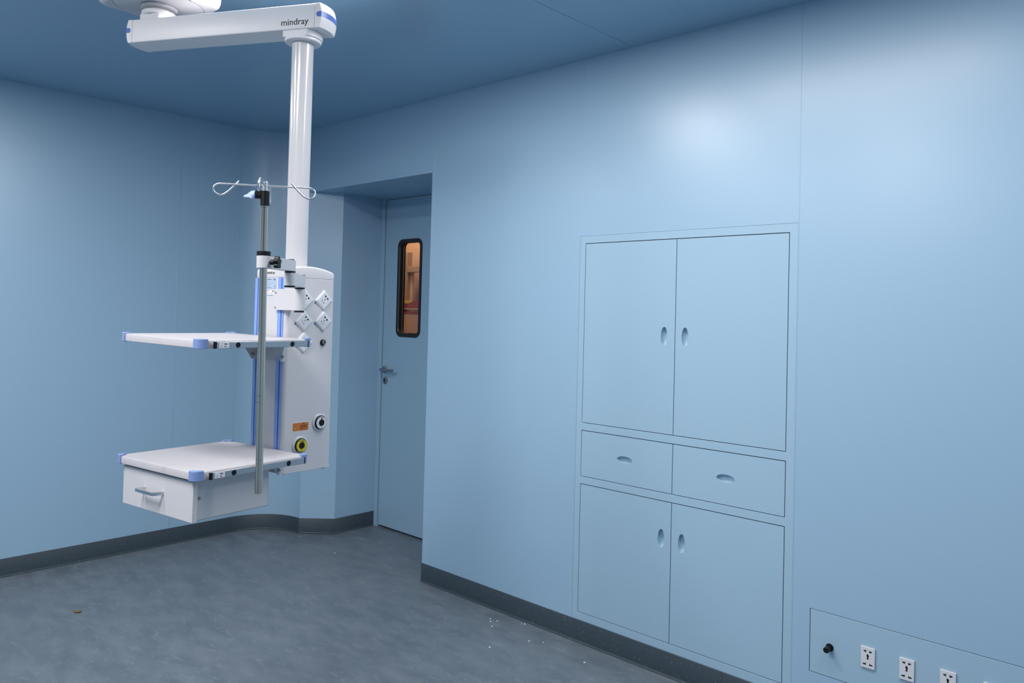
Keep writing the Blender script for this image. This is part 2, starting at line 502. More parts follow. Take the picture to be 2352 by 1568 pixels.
bm = B(); tube(bm, smooth_path([(WX0 + .031, YF + .030, WZ0 + .05), (WX0 + .031, YF + .030, 1.75), (WX0 + .031, YF + .030, WZ1 - .05)], 3), .0025, 8)
obj('glazing_bead', bm, 'handle', wf)
bm = B(); tube(bm, [(-.855, YF + .02, WZ0 + .030), (-.81, YF + .02, WZ0 + .030)], .002, 6); tube(bm, [(-.80, YF + .02, WZ0 + .030), (-.765, YF + .02, WZ0 + .030)], .002, 6)
obj('setting_block', bm, 'black', wf)
# lever handle
bm = B()
lathe(bm, [(0, .010), (.022, .010), (.027, .007), (.028, 0)], frame((-1.0895, YF, 1.171), (1, 0, 0), (0, 0, 1), (0, -1, 0)), 32)
rose = obj('rose', bm, 'handle', door)
bm = B()
tube(bm, smooth_path([(-1.0895, YF - .006, 1.171), (-1.0895, YF - .035, 1.171), (-1.088, YF - .046, 1.171), (-1.078, YF - .054, 1.171), (-1.05, YF - .056, 1.171), (-.932, YF - .056, 1.1715)], 5), .0095, 14)
obj('lever_handle', bm, 'handle', door)
bm = B()
lathe(bm, [(0, .007), (.022, .007), (.027, .005), (.028, 0)], frame((-1.084, YF, 1.0885), (1, 0, 0), (0, 0, 1), (0, -1, 0)), 32)
kr = obj('keyhole_rose', bm, 'handle', door)
bm = B()
K = frame((-1.084, YF - .0068, 1.0885), (1, 0, 0), (0, 0, 1), (0, -1, 0))
lathe(bm, [(0, .001), (.0075, .001), (.0075, 0)], K @ Matrix.Translation((0, .005, 0)), 16); box(bm, (-.003, -.016, 0), (.003, .004, .001), K)
obj('keyhole', bm, 'black', kr)

# ------------------------------------------------------------------ corridor seen through the vision window
bm = B()
box(bm, (-3.2, 1.26, 0), (.6, 1.30, H)); struct(obj('wall_corridor', bm, 'tan'), 'tan board wall beyond the door window', 'wall')
bm = B()
box(bm, (-3.2, .615, 0), (XR - .002, .63, H)); box(bm, (.002, .615, 0), (.6, .63, H)); box(bm, (XR - .01, .615, RT + .001), (.01, .63, H))
struct(obj('wall_partition', bm, 'cream'))
bm = B(); box(bm, (-3.2, .63, H - .02), (.6, 1.26, H)); struct(obj('ceiling_corridor', bm, 'cream'))
bm = B(); box(bm, (-3.25, .61, 0), (-3.2, 1.3, H)); box(bm, (.6, .61, 0), (.65, 1.3, H)); struct(obj('wall_corridor_end', bm, 'cream'))
# things standing in the corridor, depth plane about y = 1.13
rack = thing('timber_rack', (-1.62, 1.20, 0), 'raw timber rack with two shelves seen through the door window', 'rack')
for x0, x1 in ((-1.665, -1.592), (-1.06, -.99)):
    bm = B(); box(bm, (x0, 1.13, 0), (x1, 1.18, 2.108)); obj('post', bm, 'wood', rack, bevel=.002)
bm = B(); box(bm, (-1.5918, 1.125, 1.936), (-1.0602, 1.175, 1.985)); obj('crossbar', bm, 'wood', rack, bevel=.002)
bm = B(); box(bm, (-1.5918, 1.16, 1.69), (-1.555, 1.175, 1.9358)); obj('batten', bm, 'kraft', rack)
bm = B(); box(bm, (-1.76, 1.06, 1.621), (-.95, 1.129, 1.633)); obj('shelf', bm, 'kraft', rack)
bm = B(); box(bm, (-1.76, 1.06, 1.08), (-.95, 1.129, 1.10)); obj('shelf', bm, 'wood', rack)
ct = thing('carton', (-1.40, 1.09, 1.6332), 'maroon carton with a mustard curve on the upper rack shelf', 'box')
bm = B(); box(bm, (-1.70, 1.064, 1.6333), (-1.10, 1.124, 1.700)); obj('body', bm, 'maroon', ct, bevel=.002)
bm = B()
pts = [(-1.63 + .20 * i / 20, 1.6995) for i in range(21)] + [(-1.43 - .20 * i / 20, 1.6995 - .028 * math.sin(PI * min(1, (i + 2) / 20) * .95) ** .8) for i in range(1, 20)]
prism(bm, pts, 0, .0008, frame((0, 1.064, 0), (1, 0, 0), (0, 0, 1), (0, -1, 0))); obj('printed_curve', bm, 'mustard', ct)
kb = thing('wrapped_parcel', (-1.40, 1.09, 1.1002), 'kraft paper parcel standing on the lower rack shelf under the maroon carton', 'parcel')
bm = B(); box(bm, (-1.72, 1.064, 1.1003), (-1.08, 1.124, 1.588)); obj('wrapping', bm, 'kraft', kb, bevel=.006)
bm = B(); box(bm, (-1.722, 1.0625, 1.588), (-1.078, 1.125, 1.606)); obj('tape_band', bm, 'maroon', kb)
bm = B(); box(bm, (-1.60, 1.062, 1.102), (-1.10, 1.0639, 1.545)); obj('panel', bm, 'tan', kb)

# ------------------------------------------------------------------ built-in cabinet
cab = thing('built_in_cabinet', ((J1 + J2) / 2, .2, 0), 'pale blue built-in steel cabinet with four doors and two drawers', 'cabinet')
D1, D2, D3 = 1.1827, 1.7011, 2.2239
ROWS = [(.1471, .7728, 'door'), (.8144, 1.0371, 'drawer'), (1.0793, 1.9661, 'door')]
cx0, cx1, cz0, cz1 = J1 + .0013, J2 - .0013, CZ0 + .0003, CT - .0013
g2 = .0032
bm = B()
xs = [cx0, D1 - g2, D3 + g2, cx1]; zs = [cz0, cz1] + [r[0] - g2 for r in ROWS] + [r[1] + g2 for r in ROWS]
relief(bm, xs, zs, lambda x, z: None if D1 - g2 < x < D3 + g2 and any(r[0] - g2 < z < r[1] + g2 for r in ROWS) else 0.0, I4, back=.022)
obj('face_frame', bm, 'cabinet', cab, bevel=.001)
bm = B()
for a in (((cx0, .022, cz0), (cx0 + .002, .42, cz1)), ((cx1 - .002, .022, cz0), (cx1, .42, cz1)), ((cx0, .022, cz0), (cx1, .42, cz0 + .002)), ((cx0, .022, cz1 - .002), (cx1, .42, cz1)), ((cx0, .41, cz0), (cx1, .42, cz1))): box(bm, *a)
obj('carcass', bm, 'dark', cab)
def ellipse(cx, cz, a, b, n=40): return [(cx + a * math.cos(2 * PI * i / n), cz + b * math.sin(2 * PI * i / n)) for i in range(n)]
def front(kind, x0, x1, z0, z1, cx, cz, a, b):
    bm = B(); plate_round_hole(bm, x0, x1, z0, z1, ellipse(cx, cz, a, b), .0005, .0205)
    o = obj(kind, bm, 'cabinet', cab, sharp=30)
    bm = B()
    loops = []
    for s, d in ((1.0, .0005), (.985, .007), (.95, .0135), (.86, .0185), (.60, .0215), (.25, .0225)):
        loops.append([(p[0], d, p[1]) for p in ellipse(cx + (1 - s) * a * .0, cz, a * s, b * s)])
    loft(bm, loops, cap0=False)
    obj('recessed_pull', bm, 'cabinet', o, sharp=80)
m = .0008
front('door', D1, D2 - .0018, ROWS[2][0], ROWS[2][1], 1.6435, 1.5228, .0175, .043)
front('door', D2 + .0018, D3, ROWS[2][0], ROWS[2][1], 1.7518, 1.5230, .0175, .043)
front('drawer', D1, D2 - .0018, ROWS[1][0], ROWS[1][1], 1.4400, .9280, .043, .0172)
front('drawer', D2 + .0018, D3, ROWS[1][0], ROWS[1][1], 1.9622, .9252, .043, .0178)
front('door', D1, D2 - .0018, ROWS[0][0], ROWS[0][1], 1.6494, .6045, .0175, .042)
front('door', D2 + .0018, D3, ROWS[0][0], ROWS[0][1], 1.7555, .6030, .0175, .042)

# ------------------------------------------------------------------ socket panel low on the wall, with its sockets and earth terminal
g3 = .0022
bm = B(); box(bm, (PX0 + g3, .0006, PZ0 + g3), (PX1 - g3, .018, PZ1 - g3))
pan = tag(obj('access_panel', bm, 'cabinet', bevel=.0012), 'long blue wall panel with dark outline, right of the cabinet', 'panel')
bm = B(); box(bm, (PX0 - .012, .0205, PZ0 - .012), (PX1 + .012, .024, PZ1 + .012))
struct(obj('trim_1', bm, 'dark'))
SOCKX = [2.5328, 2.6680, 2.8022, 2.9364]
SL = ['white wall socket nearest the black earth terminal', 'second white wall socket right of the black earth terminal',
      'third white wall socket along the low panel, cut by the lower edge', 'rightmost white wall socket, barely showing at the bottom edge']
for sx, lab in zip(SOCKX, SL):
    s = thing('wall_socket', (sx + .025, 0, .355), lab, 'socket', 'white sockets on the low wall panel')
    w, h = .0505, .0775; x0, z0 = sx, .3165
    bm = B(); box(bm, (x0, -.0065, z0), (x0 + w, .0004, z0 + h)); obj('face_plate', bm, 'sockwhite', s, bevel=.0012)
    TT = frame((x0 + w / 2, -.0066, z0 + h / 2), (1, 0, 0), (0, 0, 1), (0, -1, 0))
    for sgn in (-1, 1):
        bm = B(); prism(bm, [(sgn * .0055, .0290), (sgn * .0055, .0195), (sgn * .0075, .0200), (sgn * .0145, .0228), (sgn * .0145, .0262), (sgn * .0075, .0268)], 0, .0004, TT); obj('pin_hole', bm, 'hole', s)
        bm = B(); prism(bm, [(sgn * .0060, -.0180), (sgn * .0060, -.0285), (sgn * .0080, -.0268), (sgn * .0178, -.0262), (sgn * .0178, -.0228), (sgn * .0090, -.0212)], 0, .0004, TT); obj('pin_hole', bm, 'hole', s)
    bm = B(); prism(bm, [(-.0030, .0135), (.0020, .0130), (.0042, .0085), (.0045, .0055), (.0020, .0020), (.0036, -.0015), (.0030, -.0055), (-.0030, -.0050), (-.0034, -.0020), (-.0012, .0015), (-.0036, .0050), (-.0040, .0080)], 0, .0004, TT); obj('pin_hole', bm, 'hole', s)
et = thing('earth_terminal', (2.413, 0, .350), 'black round earth terminal peg on the low wall panel', 'terminal')
KT = frame((2.4150, .0003, .3485), (1, 0, 0), (0, 0, 1), (0, -1, 0))
bm = B(); lathe(bm, [(0, .006), (.0135, .006), (.0150, .003), (.0150, 0)], KT, 24); obj('collar', bm, 'black', et)
bm = B(); lathe(bm, [(0, .040), (.0095, .040), (.0110, .038), (.0112, .022), (.0098, .020), (.0098, .006)], KT, 24); obj('peg', bm, 'black', et)

# ------------------------------------------------------------------ ceiling pendant
PX, PY = 1.0644, -1.5574
AY = .4821; A = V((math.cos(AY), math.sin(AY), 0)); N = V((math.sin(AY), -math.cos(AY), 0))
P0 = V((PX, PY, 0)); HUB = P0 - A * .63
pend = thing('ceiling_pendant', (HUB.x, HUB.y, H), 'white ceiling pendant with jointed arm, service column, two shelves and a drawer', 'ceiling pendant')
TA = frame(P0, A, N, Z)                                    # local: along the arm, towards the camera side, up

# ceiling cover
bm = B(); c = .177
loops = []
for z, e, r in ((H, .004, .035), (2.81, .0, .04), (2.785, -.0015, .04), (2.772, -.006, .038), (2.764, -.014, .034), (2.762, -.026, .028)):
    loops.append([(HUB.x + x, HUB.y + y, z) for x, y in rrect(-c - e, c + e, -c - e, c + e, r)])
loft(bm, loops)
cov = obj('ceiling_cover', bm, 'white', pend, sharp=50)
bm = B(); lathe(bm, [(0, 2.7605), (.162, 2.7605), (.1635, 2.7615), (.1635, 2.763)], frame((HUB.x, HUB.y, 0), (1, 0, 0), (0, 1, 0), (0, 0, 1)), 64); obj('cover_disc', bm, 'white', cov)
bm = B(); lathe(bm, [(.165, 2.7617), (.1635, 2.7619), (.165, 2.763)], frame((HUB.x, HUB.y, 0), (1, 0, 0), (0, 1, 0), (0, 0, 1)), 64); obj('disc_seam', bm, 'dark', cov)
# hub under the cover
TH = frame(HUB, A, N, Z)
bm = B(); lathe(bm, [(0, 2.747), (.060, 2.747), (.066, 2.750), (.067, 2.754), (.063, 2.758), (.063, 2.7606)], TH, 48); lathe(bm, [(0, 2.735), (.0405, 2.735), (.0405, 2.748), (0, 2.748)], TH, 40)
obj('swivel_bearing', bm, 'white', pend)
def dplate(r, flat, n=40, side=1):
    out = []
    for i in range(n):
        t = 2 * PI * i / n; x, y = r * math.cos(t), r * math.sin(t)
        out.append((x, min(y, flat)))
    return out
def collar_plate(r, flat, ext):
    """disc with a flat front and squared front-left shoulder"""
    pts = [(-ext, flat), (-ext, 0)]
    k = 28
    a0 = math.pi + .35
    for i in range(k + 1):
        t = a0 + (2 * PI - a0 + math.asin(flat / r) - 0) * i / k
        pts.append((r * math.cos(t), r * math.sin(t)))
    return pts
bm = B(); prism(bm, collar_plate(.066, .0525, .043), 2.6978, 2.719, TH); lathe(bm, [(.055, 2.717), (.0625, 2.719), (.0625, 2.734), (.058, 2.7365), (0, 2.7365)], TH, 48)
obj('upper_collar', bm, 'arm', pend, bevel=.002)

# arm: beam, two bulged end caps with blue stripe, lettering
AZ0, AZ1, AW, AR, AL = 2.6098, 2.6982, .05545, .0947, -.7221
bm = B(); prism(bm, rrect(-AW, AW, AZ0, AZ1, .005, 3), AL + .0190, AR - .0190, frame(P0, N, Z, A))
arm = obj('arm', bm, 'arm', pend, sharp=25)
def bulge(s, t): return .0125 * (1 - s * s) + .0085 * (1 - t * t)
zm, zh = (AZ0 + AZ1) / 2, (AZ1 - AZ0) / 2
def endcap(sign, seam, end):
    bm = B(); nn, nz = 16, 10
    grid = [[None] * (nz + 1) for _ in range(nn + 1)]
    for i in range(nn + 1):
        for j in range(nz + 1):
            s, t = -1 + 2 * i / nn, -1 + 2 * j / nz
            grid[i][j] = bm.verts.new(TA @ V((end + sign * bulge(s, t), AW * s, zm + zh * t)))
    for i in range(nn):
        for j in range(nz): bm.faces.new((grid[i][j], grid[i + 1][j], grid[i + 1][j + 1], grid[i][j + 1]))
    rim = [grid[i][0] for i in range(nn + 1)] + [grid[nn][j] for j in range(1, nz + 1)] + [grid[i][nz] for i in range(nn - 1, -1, -1)] + [grid[0][j] for j in range(nz - 1, 0, -1)]
    rp = []
    for v in rim:
        l = TA.inverted() @ v.co; rp.append(bm.verts.new(TA @ V((seam, l.y, l.z))))
    for i in range(len(rim)):
        j = (i + 1) % len(rim); bm.faces.new((rim[i], rim[j], rp[j], rp[i]))
    bm.faces.new(rp)
    cap = obj('end_cap', bm, 'arm', arm, bevel=.0015, sharp=40)
    # stripe wrapped round the end
    bm = B(); e = .0006; sz, hz = zm + .0035, .0094
    path = []
    r0 = .0130
    b1 = bulge(1, .08)
    side = [(-.0115 + .0094 * (1 - math.cos(PI / 2 * k / 6)), max(.0008, hz * math.sin(PI / 2 * k / 6))) for k in range(7)] + [(b1, hz)]
    for u, h in side: path.append((end + sign * u, AW + e, h))
    for i in range(1, 24):
        s = 1 - 2 * i / 24; path.append((end + sign * (bulge(s, .08) + e), AW * s, hz))
    for u, h in side[::-1]: path.append((end + sign * u, -AW - e, h))
    rows = []
    for l, n_, h in path: rows.append([bm.verts.new(TA @ V((l, n_, sz + h * q + (0 if abs(n_) > AW else 0)))) for q in (-1, -.5, 0, .5, 1)])
    for a, b in zip(rows, rows[1:]):
        for q in range(4): bm.faces.new((a[q], a[q + 1], b[q + 1], b[q]))
    obj('stripe', bm, 'stripe', arm, sharp=50)
endcap(1, .0764, AR); endcap(-1, -.7050, AL)
bm = text_bm('mindray', frame(P0 + N * (AW + .0001), A, Z, N), -.0568, .0527, 2.6255, height=.0300, bold=.007)
obj('lettering', bm, 'ink', arm, normals=False)

# lower collar and hanging tube
bm = B(); prism(bm, collar_plate(.070, .0530, .0520), 2.5862, 2.6096, TA); lathe(bm, [(0, 2.574), (.062, 2.574), (.065, 2.577), (.065, 2.5875), (0, 2.5875)], TA, 48)
obj('lower_collar', bm, 'arm', pend, bevel=.002)
bm = B(); lathe(bm, [(.0388, 1.735), (.0388, 2.5745)], TA, 64)
obj('hanging_tube', bm, 'gloss', pend)

# service column
BYAW = .0548; F = V((math.sin(BYAW), -math.cos(BYAW), 0)); S = V((math.cos(BYAW), math.sin(BYAW), 0))
BW, BD = .1948 / 2, .2047 / 2
TB = frame(P0, S, -F, Z)                                   # local: x right (socket side), y back, z up
bm = B(); prism(bm, rrect(-BW, BW, -BD, BD, .014, 6), 1.0410, 1.7155, TB)
colm = obj('service_column', bm, 'white', pend, bevel=.0015)
# domed top cap
bm = B(); nn = 20
def capz(y): return 1.7578 - 1.55 * (y + .012) ** 2
loops = []
out = rrect(-BW, BW, -BD, BD, .014, 6)
dens = []
for i in range(len(out)):
    p, q = out[i], out[(i + 1) % len(out)]
    k = max(1, int(math.hypot(q[0] - p[0], q[1] - p[1]) / .012))
    for s in range(k): dens.append((p[0] + (q[0] - p[0]) * s / k, p[1] + (q[1] - p[1]) * s / k))
bt = [bm.verts.new(TB @ V((x, y, 1.7168))) for x, y in dens]
m1 = [bm.verts.new(TB @ V((x * 1.004, y * 1.004, capz(y) - .006))) for x, y in dens]
m2 = [bm.verts.new(TB @ V((x * .985, y * .985, capz(y) - .0012))) for x, y in dens]
m3 = [bm.verts.new(TB @ V((x * .95, y * .95, capz(y * .95) + .0003))) for x, y in dens]
n = len(dens)
for X_, Y_ in ((bt, m1), (m1, m2), (m2, m3)):
    for i in range(n): bm.faces.new((X_[i], X_[(i + 1) % n], Y_[(i + 1) % n], Y_[i]))
bm.faces.new(bt[::-1])
prev = m3
for s in (.75, .5, .25):
    cur = [bm.verts.new(TB @ V((x * s, y * .95, capz(y * .95) + .0005))) for x, y in dens]
    for i in range(n): bm.faces.new((prev[i], prev[(i + 1) % n], cur[(i + 1) % n], cur[i]))
    prev = cur
bm.faces.new(prev)
tc_ = obj('top_cap', bm, 'white', colm, sharp=45)
bm = text_bm('mindray', frame(P0 + F * (BD + .0006) , S, Z, F), -.0250, .0235, 1.7287, height=.0125, bold=0.0)
obj('lettering', bm, 'ink', colm, normals=False)
bm = B(); prism(bm, rrect(-BW + .001, BW - .001, -BD + .001, BD - .001, .013, 6), 1.7152, 1.7170, TB); obj('cap_seam', bm, 'grey', colm)
bm = B(); prism(bm, rrect(-BW - .0015, BW + .0025, -BD, BD + .0025, .014, 6), 1.0385, 1.0412, TB); bp = obj('bottom_plate', bm, 'white', colm, bevel=.0008)
for fx, fy in ((BW - .012, -BD + .016), (BW - .012, BD - .024)):
    bm = B(); lathe(bm, [(0, 1.0335), (.0055, 1.0335), (.006, 1.0355), (.006, 1.0386)], TB @ Matrix.Translation((fx, fy, 0)), 16); obj('screw', bm, 'grey', colm)
# two blue channels up the front
for a, b in ((-.0935, -.0655), (.0500, .0835)):
    bm = B(); z0, z1 = 1.0415, 1.7150; y0 = -BD - .0035
    w = b - a
    box(bm, (a, y0, z0), (a + w * .56, -BD + .004, z1), TB); box(bm, (a + w * .74, y0 + .0006, z0), (b, -BD + .004, z1), TB)
    ch = obj('channel', bm, 'rail', pend, bevel=.0008)
    bm = B(); box(bm, (a + w * .5, -BD - .0006, z0), (a + w * .8, -BD + .003, z1 - .0005), TB); obj('groove', bm, 'raildeep', ch)
# labels on the front
TF = frame(P0 + F * (BD + .0002), S, Z, F)
def card(name, x0, x1, z0, z1, m, bars, r=.0015):
    bm = B(); prism(bm, rrect(x0, x1, z0, z1, r, 3), 0, .0005, TF); o = obj(name, bm, m, pend)
    for mm in sorted(set(b_[4] for b_ in bars)):
        bm = B()
        for (p, q, u, v, k) in bars:
            if k == mm: box(bm, (x0 + p * (x1 - x0), z0 + u * (z1 - z0), .0005), (x0 + q * (x1 - x0), z0 + v * (z1 - z0), .0007), TF)
        obj('print', bm, mm, o)
card('rating_label', -.0460, .0335, 1.6742, 1.7135, 'labelblue',
     [(.30, .62, .86, .90, 'ink'), (.30, .42, .72, .74, 'greyink'), (.78, .83, .82, .92, 'ink'), (.87, .93, .82, .93, 'ink'), (.89, .94, .74, .76, 'greyink'), (.04, .97, .53, .538, 'greyink'), (.30, .50, .46, .48, 'greyink'), (.30, .62, .33, .35, 'greyink'),
      (.88, .93, .20, .32, 'ink'), (.08, .60, .15, .17, 'ink'), (.30, .66, .10, .12, 'greyink'), (.80, .95, .06, .08, 'ink'), (.30, .38, .61, .62, 'greyink'), (.42, .52, .61, .62, 'greyink')])
card('notice_label', -.0460, .0245, 1.6475, 1.6718, 'labelwhite',
     [(.05, .60, .82, .88, 'redink'), (.78, .97, .72, .90, 'greyink'), (.35, .55, .48, .54, 'greyink'), (.62, .86, .48, .54, 'greyink'), (.05, .90, .22, .28, 'greyink'), (.05, .94, .12, .18, 'greyink')])

# socket side
TS = frame(P0 + S * (BW + .0001), -F, Z, S)                # local: x towards the back, y up, z out
def col_socket(cx, cz):
    h = .0374; T = TS @ Matrix.Translation((cx, cz, 0)) @ Matrix.Rotation(math.radians(45), 4, 'Z')
    a = h / math.sqrt(2) * 1.012
    bm = B(); loft(bm, [[(x, y, z) for x, y in rrect(-q, q, -q, q, r, 3)] for q, r, z in ((a, .002, 0), (a, .002, .0025), (a - .0012, .002, .0040), (a - .0062, .001, .0062), (a - .0065, .001, .0062))], T)
    so = obj('socket', bm, 'sockwhite', pend, sharp=30)
    # the plate is turned 45 degrees; holes are set out in the plain frame
    T0 = TS @ Matrix.Translation((cx, cz, .0062))
    bm = B(); q = a - .0088; prism(bm, rrect(-q, q, -q, q, .001, 2), 0, .0002, T @ Matrix.Translation((0, 0, .0062))); obj('socket_insert', bm, 'sockwhite', so, bevel=.0002)
    for hx, hz in ((.0040, .0150), (.0125, .0060)):
        bm = B(); Th = T0 @ Matrix.Translation((hx, hz, .0003)); lathe(bm, [(0, .0004), (.0028, .0004), (.0028, 0)], Th, 12); box(bm, (-.0034, -.0009, 0), (.0034, .0009, .0004), Th @ Matrix.Rotation(math.radians(40), 4, 'Z')); box(bm, (-.0009, -.0034, 0), (.0009, .0034, .0004), Th @ Matrix.Rotation(math.radians(40), 4, 'Z')); obj('pin_hole', bm, 'hole', so)
    for hx, hz, an, ln in ((.0010, .0030, 48, .0048), (-.0115, -.0005, 72, .0042), (-.0045, -.0085, 22, .0042)):
        bm = B(); box(bm, (-ln * .6, -.0010, 0), (ln * .6, .0010, .0004), T0 @ Matrix.Translation((hx, hz, .0003)) @ Matrix.Rotation(math.radians(an), 4, 'Z')); obj('pin_hole', bm, 'hole', so)
    bm = B(); q = .0026; prism(bm, [(-q, -q), (q, -q), (q, q), (-q, q)], .0001, .0006, TS @ Matrix.Translation((cx - .0355, cz - .0088, 0)) @ Matrix.Rotation(math.radians(45 + 5), 4, 'Z')); obj('socket_label', bm, 'logoblue', so)
    bm = B(); box(bm, (0, -.0007, .0001), (.0150, .0007, .0005), TS @ Matrix.Translation((cx - .0335, cz - .0110, 0)) @ Matrix.Rotation(math.radians(-46), 4, 'Z')); obj('print', bm, 'greyink', so)
for cx, cz in ((.0530, 1.6397), (.0525, 1.5642), (-.0289, 1.5643), (-.0285, 1.6395), (-.0287, 1.4890)): col_socket(cx, cz)
# round jack
bm = B(); lathe(bm, [(.0035, .006), (.0050, .0085), (.0085, .0085), (.0108, .006), (.0115, 0)], TS @ Matrix.Translation((.0540, 1.4886, 0)), 32); jk = obj('equipotential_jack', bm, 'black', pend)
bm = B(); lathe(bm, [(.0056, .0086), (.0066, .0090), (.0076, .0086)], TS @ Matrix.Translation((.0540, 1.4886, 0)), 32); obj('jack_ring', bm, 'alu', jk)
bm = B(); lathe(bm, [(0, .0075), (.0022, .0075), (.0026, .004)], TS @ Matrix.Translation((.0540, 1.4886, 0)), 16); obj('jack_pin', bm, 'alu', jk)
# gas outlets
def outlet(cx, cz, ringmat, letters):
    T = TS @ Matrix.Translation((cx, cz, 0))
    bm = B(); lathe(bm, [(0, .004), (.0240, .004), (.0262, .006), (.0290, .0055), (.0312, .003), (.0312, 0)], T, 56); o = obj('gas_outlet', bm, 'sockwhite', pend)
    bm = B(); lathe(bm, [(0, .012), (.0225, .012), (.0232, .0115), (.0232, .004)], T, 48); obj('outlet_barrel', bm, 'black', o)
    bm = B(); lathe(bm, [(.0118, .0125), (.0120, .0132), (.0212, .0132), (.0218, .0122)], T, 48); rg = obj('colour_ring', bm, ringmat, o)
    bm = B(); lathe(bm, [(0, .0128), (.0122, .0128)], T, 40); obj('outlet_bore', bm, 'hole', o)
    if letters == 'VAC':
        for k, ch_ in enumerate(letters):
            an = math.radians(24 - 24 * k)
            Tk = T @ Matrix.Rotation(an, 4, 'Z') @ Matrix.Translation((0, .0134, .0133))
            bm = text_bm(ch_, Tk, -.0029, .0029, 0, height=.0066, bold=.04, thick=.0003); obj('lettering', bm, 'ink', o, normals=False)
    else:
        bm = B(); prism(bm, [(-.0030, .0125), (.0006, .0125), (.0014, .0155), (.0034, .0150), (.0050, .0168), (.0030, .0190), (.0005, .0185), (-.0012, .0198), (-.0040, .0175), (-.0022, .0160)], .0132, .0135, T); obj('lettering', bm, 'ink', o)
    bm = B(); lathe(bm, [(0, .0008), (.0018, .0008), (.0022, 0)], T @ Matrix.Translation((-.0015 if letters == 'VAC' else .001, -.0165, .0132)), 16); obj('latch_button', bm, 'greyink', o)
outlet(-.0305, 1.1300, 'yellow', 'VAC')
outlet(.0503, 1.2025, 'sockwhite', '')
# orange sticker
bm = B(); prism(bm, rrect(-.0640, .0052, 1.1785, 1.2105, .004, 4), 0, .0003, TS); st0 = obj('warning_sticker', bm, 'labelwhite', pend)
bm = B(); prism(bm, rrect(-.0622, .0034, 1.1803, 1.2087, .003, 4), .0003, .0005, TS); obj('sticker_face', bm, 'orange', st0)
def tri(bm, cx, cz, r, z0, z1, T): prism(bm, [(cx - r, cz - r * .7), (cx + r, cz - r * .7), (cx, cz + r * .95)], z0, z1, T)
bm = B(); tri(bm, -.0500, 1.1910, .0076, .0005, .0007, TS); w_ = obj('warning_triangle', bm, 'ink', st0)
bm = B(); tri(bm, -.0500, 1.1907, .0057, .0007, .0009, TS); obj('warning_triangle', bm, 'yellow', st0)
bm = B(); box(bm, (-.0506, 1.1890, .0009), (-.0494, 1.1935, .001), TS); obj('print', bm, 'ink', st0)
bm = B()
for z in (1.1990, 1.1962, 1.1934, 1.1906): box(bm, (-.031, z, .0005), (-.0035, z + .0016, .0007), TS)
box(bm, (-.031, 1.1878, .0005), (-.022, 1.1894, .0007), TS); box(bm, (-.031, 1.1850, .0005), (-.006, 1.1866, .0007), TS); box(bm, (-.0215, 1.2040, .0005), (-.0125, 1.2072, .0007), TS)
obj('print', bm, 'brownink', st0)

